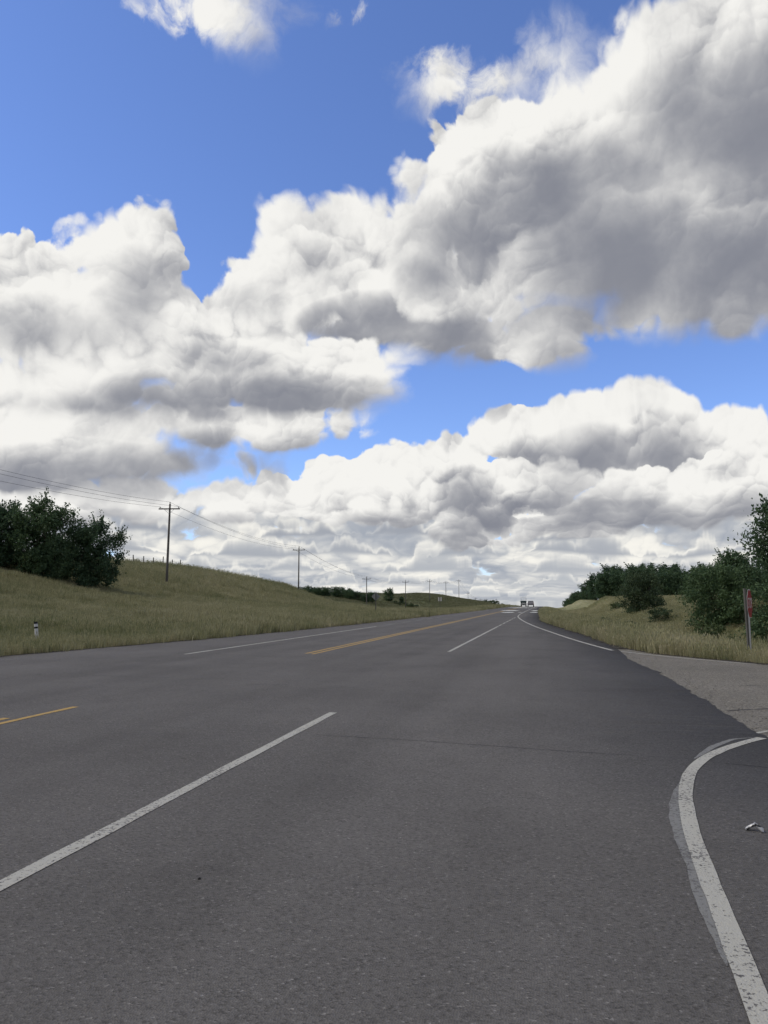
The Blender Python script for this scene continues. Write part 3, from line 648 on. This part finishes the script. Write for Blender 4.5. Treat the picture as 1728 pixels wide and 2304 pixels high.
# ================================================================ trees
def tree_meshes(name, seed, h, rad, clumps, per, leaf, shape='bush', sprigs=30, stems=4, mat=None):
    r = np.random.default_rng(seed)
    def prof(t):
        if shape == 'bush': return np.sqrt(np.clip(1 - ((t - 0.42)/0.60)**2, 0, 1))*(0.85 + 0.15*np.sin(t*17 + seed))
        if shape == 'oval': return np.sqrt(np.clip(1 - ((t - 0.58)/0.46)**2, 0, 1))
        return np.clip(1.02 - t, 0, 1)**0.8*np.clip((t - 0.02)/0.12, 0, 1)
    C = []
    lobes = [(r.uniform(0, 6.28), r.uniform(0.75, 1.15)) for _ in range(7)]
    while len(C) < clumps:
        t = r.uniform(0.04, 1.0); a = r.uniform(0, 6.28)
        lob = 1 + 0.22*math.sin(3*a + seed) + 0.15*math.sin(5*a + 2*seed + 6*t)
        R = prof(t)*rad*lob
        if R <= 0.02 or r.random() > R/rad + 0.15: continue
        q = R*r.random()**0.42; C.append((q*math.cos(a), q*math.sin(a), t*h*r.uniform(0.93, 1.03)))
    C = np.array(C); cs = 0.085*(h*rad*rad)**(1/3)*r.uniform(0.6, 1.5, len(C))
    P = np.repeat(C, per, 0) + r.normal(0, 1, (len(C)*per, 3))*np.repeat(cs, per)[:, None]*np.array([1, 1, 0.75])
    S = []
    for _ in range(sprigs):                     # loose shoots that break the outline
        c = C[r.integers(len(C))]; 
        if c[2] < h*0.35: continue
        out = np.array([c[0], c[1], 0]); out = out/(np.linalg.norm(out) + 1e-6)
        d = np.array([0, 0, 1.0])*r.uniform(0.5, 1.2) + out*r.uniform(0.1, 0.8) + r.normal(0, 0.15, 3); d /= np.linalg.norm(d)
        ln = h*r.uniform(0.10, 0.24); u = np.linspace(0.15, 1, max(7, int(ln/leaf*1.8)))
        S.append(c + u[:, None]*ln*d + r.normal(0, leaf*0.45, (len(u), 3)))
    if S: P = np.concatenate([P] + S)
    P = P[(P[:, 2] > 0.05)]
    n = len(P); A = r.normal(0, 1, (n, 3)); A /= np.linalg.norm(A, axis=1)[:, None]
    Bv = np.cross(A, r.normal(0, 1, (n, 3))); Bv /= np.linalg.norm(Bv, axis=1)[:, None]
    L = leaf*r.uniform(0.6, 1.4, n)[:, None]
    V = np.stack([P - A*L, P + Bv*L*0.5, P + A*L, P - Bv*L*0.5], 1).reshape(-1, 3)
    crown = np_mesh(name + '_crown', V, np.arange(n*4).reshape(n, 4)); crown.materials.append(mat)
    mb = MB()
    for k in range(stems):
        a = 2*math.pi*k/stems + r.uniform(-.4, .4); o = 0.05*rad*(stems > 1)
        q = C[np.argmin(np.linalg.norm(C - np.array([math.cos(a)*rad*0.45*(stems > 1), math.sin(a)*rad*0.45*(stems > 1), h*0.8]), axis=1))]
        p0 = np.array([math.cos(a)*o, math.sin(a)*o, -0.3]); pts = [p0 + (q - p0)*u + np.array([0, 0, 0.12*h*math.sin(math.pi*u)]) for u in (0, .2, .45, .7, 1)]
        r0 = 0.022*h/math.sqrt(stems)*1.3; mb.tube(pts, [r0, r0*.8, r0*.6, r0*.35, r0*.1], 6)
        for _ in range(5):
            b0 = pts[r.integers(1, 4)]; c = C[r.integers(len(C))]; mb.tube([b0, (b0 + c)/2 + (0, 0, 0.04*h), c], [r0*.4, r0*.25, r0*.06], 5)
    trunk = mb.mesh(name + '_trunk', True); trunk.materials.append(M_BARK)
    return trunk, crown, h
def plant(name, meshes, x, y, hgt, rz, label, cat='tree', group=None, sx=1.0, sink=0.0):
    trunk, crown, h = meshes
    e = empty(name, (x, y, lz(x, y) - sink), rz); s = hgt/h; e.scale = (s*sx, s*sx, s)
    link('trunk', trunk, None, e); link('crown', crown, None, e)
    return tag(e, label, cat, group)
TA = tree_meshes('broad', 1, 7.5, 3.2, 170, 110, 0.125, 'bush', 150, 4, M_LEAF)
TB = tree_meshes('broadb', 2, 6.8, 3.0, 150, 110, 0.125, 'bush', 130, 4, M_LEAF)
TC = tree_meshes('shrubby', 5, 4.2, 2.6, 150, 110, 0.085, 'bush', 60, 5, M_LEAF2)
TC2 = (TC[0], TC[1].copy(), TC[2]); TC2[1].materials[0] = M_LEAF
TD = tree_meshes('poplar', 7, 9.0, 2.6, 120, 60, 0.16, 'oval', 50, 1, M_LEAF)
TE = tree_meshes('spruce', 8, 10.0, 2.2, 130, 50, 0.16, 'cone', 20, 1, M_LEAF)
TF = tree_meshes('aspen', 9, 8.0, 2.9, 110, 60, 0.17, 'bush', 50, 2, M_LEAF)
TG = tree_meshes('near_poplar', 12, 7.0, 2.9, 230, 140, 0.105, 'oval', 90, 2, M_LEAF)
TH = tree_meshes('willow', 14, 2.4, 1.7, 60, 60, 0.09, 'bush', 30, 5, M_LEAF2)
# clump on the left slope
plant('leafy_tree', TA, -48.9, 68, 7.7, 0.3, 'tallest dark leafy tree of the clump on the grassy slope', group='tree clump on the left slope')
plant('leafy_tree', TB, -52.8, 67, 6.4, 1.9, 'leafy tree behind the tallest one, on the outer side of the slope clump', group='tree clump on the left slope')
plant('leafy_tree', TB, -46.6, 67, 4.4, 4.1, 'lower rounded tree in the middle of the slope clump', group='tree clump on the left slope', sx=0.9)
plant('leafy_tree', TA, -44.4, 70, 6.9, 2.5, 'round dark tree at the fence end of the slope clump', group='tree clump on the left slope', sx=0.92)
plant('leafy_tree', TB, -57.5, 69, 6.2, 5.0, 'leafy tree at the far outer end of the slope clump', group='tree clump on the left slope')
# right of the side road
plant('bushy_tree', TC, 9.3, 80, 4.1, 0.6, 'round olive green bush alone in front of the dark wood', 'bush', sx=0.86)
plant('bushy_tree', TC2, 9.7, 47, 3.5, 2.2, 'broad dark bush with loose shoots on top behind the stop sign', 'bush', sx=0.9)
plant('bushy_tree', TB, 12.9, 58, 3.8, 3.1, 'dark leafy tree filling the gap behind the broad bush', 'tree')
plant('tall_tree', TG, 12.9, 42, 5.8, 0.9, 'tall dark poplar rising above the stop sign', 'tree')
plant('tall_tree', TG, 17.6, 46, 6.2, 2.9, 'second tall poplar standing behind the first one by the stop sign', 'tree')
plant('tall_tree', TG, 15.3, 40, 5.8, 4.0, 'leafy poplar between the two tall poplars and the side road', 'tree')
plant('bushy_tree', TC2, 12.6, 37.5, 3.6, 1.2, 'full round bush just behind the stop sign post', 'bush', sx=1.0)
plant('bushy_tree', TC2, 10.6, 37, 2.7, 4.4, 'low dense bush at the foot of the tall poplar', 'bush', sx=1.25)
plant('bushy_tree', TC, 14.0, 33, 3.2, 5.4, 'dense bush right beside the poplars near the side road', 'bush', sx=1.2)
for (x, y, s) in ((6.4, 34, 0.8), (7.6, 39, 1.1), (5.7, 44, 0.8), (5.2, 53, 0.9), (8.3, 60, 1.2), (4.6, 66, 0.8), (12.5, 96, 1.3), (9.5, 110, 1.2)):
    plant('ditch_shrub', TH, x, y, s, s*9, 'small low shrub in the grassy ditch right of the highway', 'shrub', 'low shrubs in the right ditch', 1.2)
# the wood beyond the mounds
_r = np.random.default_rng(21); WG = 'trees of the dark wood beyond the mounds'
for k in range(48):
    u = k/47; row = k % 3
    x = 17 + 52*u + _r.normal(0, 0.8); y = 230 + row*10 + _r.normal(0, 4); ms = (TD, TF, TE, TD, TE)[_r.integers(5)]
    plant('wood_tree', ms, x, y, _r.uniform(8.6, 11.2)*(1.1 if ms is TE else 1), _r.uniform(0, 6), ('pointed dark spruce rising in the wood beyond the mounds' if ms is TE else 'slim oval poplar in the wood beyond the mounds' if ms is TD else 'broad bushy aspen in the wood beyond the mounds'), 'tree', WG, 1.3)
RG = 'trees lining the far right roadside'
for k in range(16):
    u = (k + 0.5)/16; y = 262 + 330*u**1.2 + _r.normal(0, 5); x = 17.5 - 4*u + _r.normal(0, 1.2)
    plant('roadside_tree', (TF, TD)[k % 2], x, y, _r.uniform(6.5, 8.5)*(1 - 0.35*u), _r.uniform(0, 6), ('broad bushy tree on the far right roadside before the crest', 'slim oval tree on the far right roadside before the crest')[k % 2], 'tree', RG, 1.2)
# far left: a row of trees over the field, a lone tree, shrubs in the valley
for k in range(22):
    x = -116 + k*1.75 + _r.normal(0, 0.5); y = 345 + _r.normal(0, 6)
    plant('field_tree', (TF, TD)[k % 2], x, y, _r.uniform(3.6, 5.4), _r.uniform(0, 6), ('small bushy tree in the row across the far field', 'small slim tree in the row across the far field')[k % 2], 'tree', 'tree row across the far field', 1.7)
plant('lone_tree', TF, -81, 400, 6.6, 1.0, 'lone spreading tree on the skyline of the far field', 'tree', sx=1.25)
plant('lone_tree', TF, -74.5, 402, 3.6, 2.0, 'small tree beside the lone spreading tree on the skyline', 'tree', sx=1.2)
for k in range(9):
    x = -64 + k*1.1 + _r.normal(0, 1.5); y = 395 + _r.normal(0, 10)
    plant('skyline_bush', TH, x - 10, y, _r.uniform(0.9, 1.7), _r.uniform(0, 6), 'low bush on the skyline of the far field', 'bush', 'bushes on the far skyline', 1.3)
for k in range(6):
    x = -30 + k*1.2 + _r.normal(0, 0.8); y = 150 + k*7 + _r.normal(0, 4)
    plant('willow_shrub', TH, x, y, _r.uniform(0.9, 1.7), _r.uniform(0, 6), 'low willow shrub in the hollow at the end of the left slope', 'shrub', 'willow shrubs in the hollow', 1.2)
for (x, y, s) in ((-52, 700, 5.5), (-43, 640, 3.5), (-35, 560, 3.2), (-28, 500, 2.6), (-22, 470, 2.4)):
    plant('crest_bush', TH, x, y, s, s, 'dark bush beside the far end of the pole line', 'bush', 'bushes near the crest', 1.3)

# ================================================================ power line
def pole_meshes():
    a = MB().tube([(0, 0, 0), (0, 0, 6), (0, 0, 12.2), (0, 0, 13.9)], [0.20, 0.17, 0.135, 0.125], 10)
    c = MB().box((0, -0.16, 13.15), (3.1, 0.12, 0.16))
    b = MB()
    for s in (-1, 1): b.tube([(s*0.75, -0.2, 13.1), (0, -0.18, 12.45)], 0.022, 5)
    i = MB().tube([(0, 0, 0), (0, 0, 0.10), (0, 0, 0.12), (0, 0, 0.20), (0, 0, 0.25)], [0.03, 0.03, 0.085, 0.075, 0.03], 8)
    return a.mesh('pole', True), c.mesh('crossarm'), b.mesh('brace'), i.mesh('insulator', True)
PM = pole_meshes()
INS = [(-1.36, -0.16, 13.22), (1.36, -0.16, 13.22), (0.0, 0.0, 13.9)]
def power_pole(x, y, top, label, group=None, lean=0.0):
    e = empty('power_pole', (x, y, top - 14.1)); e.rotation_euler = (0, lean, 0.06)
    link('pole', PM[0], M_POLE, e); c = link('crossarm', PM[1], M_ARM, e); link('brace', PM[2], M_GALV, c)
    for q in INS:
        i = link('insulator', PM[3], M_INS, e); i.location = q
    return tag(e, label, 'power pole', group)
POLES = [(-40.0, 13, 12.6, 'wooden power pole beyond the tree clump, start of the wires'),
    (-51.13, 98, 15.29, 'wooden power pole on the grassy slope beside the tree clump'), (-59.88, 183, 15.25, 'wooden power pole on the low end of the left slope'),
    (-62.33, 268, 10.51, 'wooden power pole beside the diamond sign in the hollow'), (-63.55, 353, 11.53, 'wooden power pole just past the lone skyline tree'),
    (-64.85, 438, 14.13, 'wooden power pole rising from the middle of the far field'), (-66.31, 523, 15.26, 'wooden power pole next to the pair of white sign boards'),
    (-66.79, 608, 18.89, 'wooden power pole on top of the far hill')]
FARP = [(-67.98, 693, 9.8), (-68.81, 778, 5.93), (-70.45, 863, 4.93), (-70.38, 948, 5.26), (-70.88, 1033, 2.6), (-69.7, 1118, 6.0), (-70.34, 1203, 1.8)]
for x, y, z, lb in POLES: power_pole(x, y, z, lb, 'power poles along the highway', 0.012 if y == 98 else 0.0)
for x, y, z in FARP: power_pole(x, y, z, 'tiny distant power pole past the far hill', 'distant power poles')
ALLP = [(x, y, z - 14.1) for x, y, z, _ in POLES] + [(x, y, z - 14.1) for x, y, z in FARP]
for q, lb in zip(INS, ('power wire on the field side end of the crossarms', 'power wire on the road side end of the crossarms', 'topmost power wire on the pole tips')):
    pts = []
    for (a, b) in zip(ALLP[:-1], ALLP[1:]):
        A = np.array(a) + np.array(q) + (0, 0, 0.26); Bq = np.array(b) + np.array(q) + (0, 0, 0.26)
        for u in np.linspace(0, 1, 17)[:-1]: pts.append(A*(1 - u) + Bq*u - np.array([0, 0, 4*1.25*u*(1 - u)]))
    pts.append(Bq)
    tag(MB().tube(pts, [0.012 + 0.00003*p[1] for p in pts], 5).build('power_wire', M_WIRE), lb, 'wire', 'wires of the power line')

# ================================================================ fence on the ridge
f = empty('wire_fence', (-70, 122, lz(-70, 122)))
tag(f, 'old wire fence with wooden posts on the crest of the slope', 'fence')
fp = []
for k in range(7):
    x = -69.5; y = 117.6 + 3.5*k; z = lz(x, y); fp.append((x, y, z))
    p = MB().tube([(0, 0, -0.4), (0.02, 0, 0.7), (0.03, 0.01, 1.75)], [0.085, 0.08, 0.07], 8).build('post', M_POST, f)
    p.location = (x + 70, y - 122, z - lz(-70, 122)); p.rotation_euler = (_r.normal(0, .05), _r.normal(0, .05), 0); p.scale = (1.2, 1.2, _r.uniform(0.8, 1.1))
for hgt in (0.5, 0.85, 1.15):
    MB().tube([(x + 70, y - 122, z - lz(-70, 122) + hgt) for x, y, z in fp], 0.008, 4).build('wire', M_WIRE, f)

# ================================================================ roadside furniture
# flexible delineator, leaning a little
e = empty('delineator_post', (-16.95, 23.5, lz(-16.95, 23.5))); e.rotation_euler = (0.04, -0.11, 0)
def half_round(z0, z1, r=0.06, n=12): return MB().tube([(0, 0, z0), (0, 0, z1)], r, n)
half_round(-0.15, 0.50).build('shaft', M_PLASTIC, e); half_round(0.50, 0.56, 0.0605).build('black_band', M_BLACK, e)
half_round(0.56, 0.655).build('reflector_panel', M_PLASTIC, e); half_round(0.655, 0.73, 0.0605).build('black_cap', M_BLACK, e)
tag(e, 'white delineator post with black bands leaning in the left verge', 'marker post')

def text_mesh(txt, size, depth=0.0):
    cu = bpy.data.curves.new('lettering', 'FONT'); cu.body = txt; cu.size = size; cu.align_x = 'CENTER'; cu.align_y = 'CENTER'; cu.extrude = depth
    o = bpy.data.objects.new('lettering', cu); COL.objects.link(o)
    dg = bpy.context.evaluated_depsgraph_get(); me = bpy.data.meshes.new_from_object(o.evaluated_get(dg)); bpy.data.objects.remove(o)
    return me
def ngon_plate(r, n, th, rot):
    V = [(r*math.cos(rot + 2*math.pi*k/n), y, r*math.sin(rot + 2*math.pi*k/n)) for y in (-th/2, th/2) for k in range(n)]
    F = [tuple(range(n)), tuple(range(2*n - 1, n - 1, -1))] + [(k, n + k, n + (k + 1) % n, (k + 1) % n) for k in range(n)]
    return MB().add(V, F)
# stop sign: it faces the side road, so it is seen almost edge on (its face looks along local -y)
sx, sy = 5.27, 22.0
e = empty('stop_sign', (sx, sy, lz(sx, sy)), math.radians(90 - 22.2)); zc = 1.45 - lz(sx, sy)
R8 = 0.375/math.cos(math.pi/8)
fr = ngon_plate(R8, 8, 0.004, math.pi/8).build('border', M_SWHITE, e); fr.location.z = zc
fa = ngon_plate(R8*0.945, 8, 0.005, math.pi/8).build('face', M_RED, e); fa.location = (0, -0.0035, zc)
lt = link('lettering', text_mesh('STOP', 0.34, 0.001), M_SWHITE, e); lt.location = (0, -0.0085, zc); lt.rotation_euler = (math.pi/2, 0, 0); lt.scale = (0.78, 1.15, 1)
MB().box((0, 0.03, zc/2 - 0.1), (0.045, 0.035, zc + 0.55)).build('post', M_GALV, e)
for dz in (-0.22, 0.22): MB().tube([(0, -0.012, zc + dz), (0, -0.002, zc + dz)], 0.012, 8).build('bolt', M_GALV, e)
tag(e, 'red stop sign seen almost edge on in the grass by the side road', 'stop sign')
wx, wy = 5.30, 22.35
MBp = MB().box((0, 0, 0.6), (0.065, 0.065, 2.6), (0.96, 0.96)); o = MBp.build('wooden_post', M_POST, None, bevel=0.006)
o.location = (wx - 0.02, wy, lz(wx, wy) - 0.08); o.rotation_euler = (0, -0.02, 0.3)
tag(o, 'plain weathered wooden post standing behind the stop sign', 'post')
# diamond sign from behind
dx, dy = -20.9, 95.0
e = empty('diamond_sign', (dx, dy, lz(dx, dy)), 0.10); zc = 2.17 - lz(dx, dy)
ngon_plate(0.56, 4, 0.004, 0).build('plate', M_SIGNBACK, e).location.z = zc
MB().box((0, -0.06, zc/2), (0.10, 0.10, zc + 0.9)).build('post', M_POST, e)
MB().box((0, -0.004, zc + 0.1), (0.5, 0.006, 0.04)).build('stiffener', M_GALV, e)
tag(e, 'back of a grey diamond warning sign on a wooden post', 'road sign')
# two small white boards farther on
bx, by = -20.2, 150.0
e = empty('sign_boards', (bx, by, lz(bx, by)), 0.0); zc = 2.0 - lz(bx, by)
for s in (-1, 1):
    pl = MB().box((s*0.22, -0.05, zc), (0.22, 0.02, 0.75)).build('board', M_SWHITE, e)
MB().box((0, 0, zc/2), (0.09, 0.07, zc + 0.8)).build('post', M_POST, e)
tag(e, 'pair of narrow white marker boards on one post past the hollow', 'road sign')

# ================================================================ vehicles near the crest
def wheel_set(e, xs, ys, r, w):
    for x in xs:
        for y in ys:
            t_ = MB().wheel((x, y, r), r, w).build('wheel', M_TYRE, e)
            MB().wheel((x + math.copysign(w*0.42, x), y, r), r*0.55, 0.06, 14).build('rim', M_CHROME, t_)
tx, ty = -9.6, 345.0
e = empty('truck', (tx, ty, float(base_z(ty)) + 0.004))
MB().box((0, 3.2, 0.85), (0.95, 6.6, 0.32)).build('chassis', M_BLACK, e)
cab = MB(); cab.box((0, 0.75, 1.75), (2.45, 2.1, 1.55), (0.96, 0.92)); cab.box((0, -0.55, 1.35), (2.2, 0.9, 0.95), (0.94, 0.8))
cab.build('cab', M_TRUCK, e, bevel=0.05)
MB().box((0, -0.16, 2.13), (2.1, 0.12, 0.62), (0.94, 0.4)).build('windscreen', M_GLASS, e)
MB().box((0, -1.02, 1.25), (1.35, 0.08, 0.75)).build('grille', M_CHROME, e)
MB().box((0, -1.08, 0.62), (2.4, 0.22, 0.36)).build('bumper', M_BLACK, e, bevel=0.03)
for s in (-1, 1):
    MB().tube([(s*0.92, -1.0, 1.15), (s*0.92, -1.07, 1.15)], [0.17, 0.15], 12).build('headlight', M_SWHITE, e)
    MB().box((s*1.38, -0.3, 2.05), (0.16, 0.1, 0.5)).build('mirror', M_BLACK, e)
rk = MB()
for s in (-1, 1): rk.box((s*1.12, 2.1, 2.75), (0.12, 0.12, 2.1))
rk.box((0, 2.1, 3.74), (2.3, 0.1, 0.12)); rk.box((0, 2.1, 2.9), (2.3, 0.08, 0.10)); rk.build('headboard_frame', M_GALV, e)
MB().box((0, 4.6, 1.18), (2.5, 5.2, 0.18)).build('flatbed', M_BLACK, e)
wheel_set(e, (-1.02, 1.02), (-0.45, 4.2, 5.5), 0.5, 0.36)
tag(e, 'oncoming dark green flatbed truck with an open frame above its cab', 'truck')
cx, cy = -4.55, 240.0
e = empty('pickup_truck', (cx, cy, float(base_z(cy)) + 0.004)); e.rotation_euler = (0, 0, 0)
lb = MB(); lb.box((0, 2.7, 0.72), (1.92, 5.4, 0.52), (0.98, 0.99)); lb.build('body', M_BLACK, e, bevel=0.06)
cb = MB(); cb.box((0, 3.0, 1.38), (1.84, 2.6, 0.82), (0.86, 0.72)); cb.build('cabin', M_SILVER, e, bevel=0.06)
MB().box((0, 1.78, 1.42), (1.42, 0.05, 0.36), (0.92, 1)).build('rear_window', M_GLASS, e).rotation_euler = (0, 0, 0)
MB().box((0, -0.02, 0.9), (1.6, 0.06, 0.42)).build('tailgate', M_SILVER, e)
MB().box((0, -0.1, 0.5), (1.86, 0.14, 0.16)).build('bumper', M_CHROME, e)
for s in (-1, 1): MB().box((s*0.87, -0.02, 0.88), (0.14, 0.08, 0.36)).build('tail_light', M_TAIL, e)
MB().box((0.1, 1.0, 1.2), (1.4, 1.5, 0.5), (0.8, 0.8)).build('load', M_SILVER, e, bevel=0.05)
wheel_set(e, (-0.84, 0.84), (1.15, 4.4), 0.38, 0.26)
tag(e, 'dark and silver pickup truck driving away toward the crest', 'pickup truck')

# ================================================================ litter
def crushed_can():
    e = empty('crushed_can', (1.31, 5.66, 0.003), math.radians(-12)); e.scale = (0.9, 0.55, 0.75)
    m, t, b = material('aluminium', 0.5, 0.5, 0.55)
    n = NOISE(t, OBJ(t), 32, 3.0, 0.5, '3D')
    _lnk(t, RAMP(t, n, [(0.44, (0.04, 0.04, 0.045)), (0.50, (0.55, 0.55, 0.55)), (0.7, (0.75, 0.75, 0.74))]), b.inputs['Base Color'])
    r = np.random.default_rng(2); nu, nv = 26, 18; V, F = [], []
    cr = r.normal(0, 1, (6, 4))
    for i in range(nu + 1):
        u = i/nu; x = (u - 0.5)*0.125; rad = 0.031*(1 if 0.05 < u < 0.95 else 0.86)
        for k in range(nv):
            a = 2*math.pi*k/nv
            c = sum(q[3]*math.sin(q[0]*2 + a*(1 + int(abs(q[1])*2)) + u*9*q[2]) for q in cr)*0.0022
            y = math.cos(a)*(rad*1.08 + c); z = math.sin(a)*(rad*0.55 + c)
            z += 0.046*(1 - abs(u - 0.55)*2.3) + 0.012; y += 0.020*math.sin(u*5)
            V.append((x*(0.95), y, max(z, 0.001)))
    for i in range(nu):
        for k in range(nv): F.append((i*nv + k, i*nv + (k + 1) % nv, (i + 1)*nv + (k + 1) % nv, (i + 1)*nv + k))
    MB().add(V, F).build('can_body', m, e)
    for i, nm in ((0, 'can_lid'), (nu, 'can_base')):
        ring = V[i*nv:(i + 1)*nv]; c = np.mean(ring, 0)
        W = [tuple(q) for q in ring] + [tuple(c + (np.array(q) - c)*0.8 + np.array([0.004 if i == 0 else -0.004, 0, 0])) for q in ring]
        MB().add(W, [(k, (k + 1) % nv, nv + (k + 1) % nv, nv + k) for k in range(nv)] + [tuple(range(nv, 2*nv))]).build(nm, M_GALV, e)
    tag(e, 'crushed silver drink can lying on the shoulder', 'can')
crushed_can()
def pebble(x, y, s, seed, mat, label):
    r = np.random.default_rng(seed); bm = bmesh.new(); bmesh.ops.create_icosphere(bm, subdivisions=2, radius=s)
    for v in bm.verts: v.co *= 1 + 0.22*math.sin(v.co.x/s*3 + seed) + r.normal(0, 0.05); v.co.z *= 0.6
    me = bpy.data.meshes.new('pebble'); bm.to_mesh(me); bm.free()
    o = link('pebble', me, mat); o.location = (x, y, s*0.45); return tag(o, label, 'stone')
pebble(-1.88, 4.09, 0.009, 3, M_STONE, 'small dark pebble lying on open asphalt beside the long lane line')
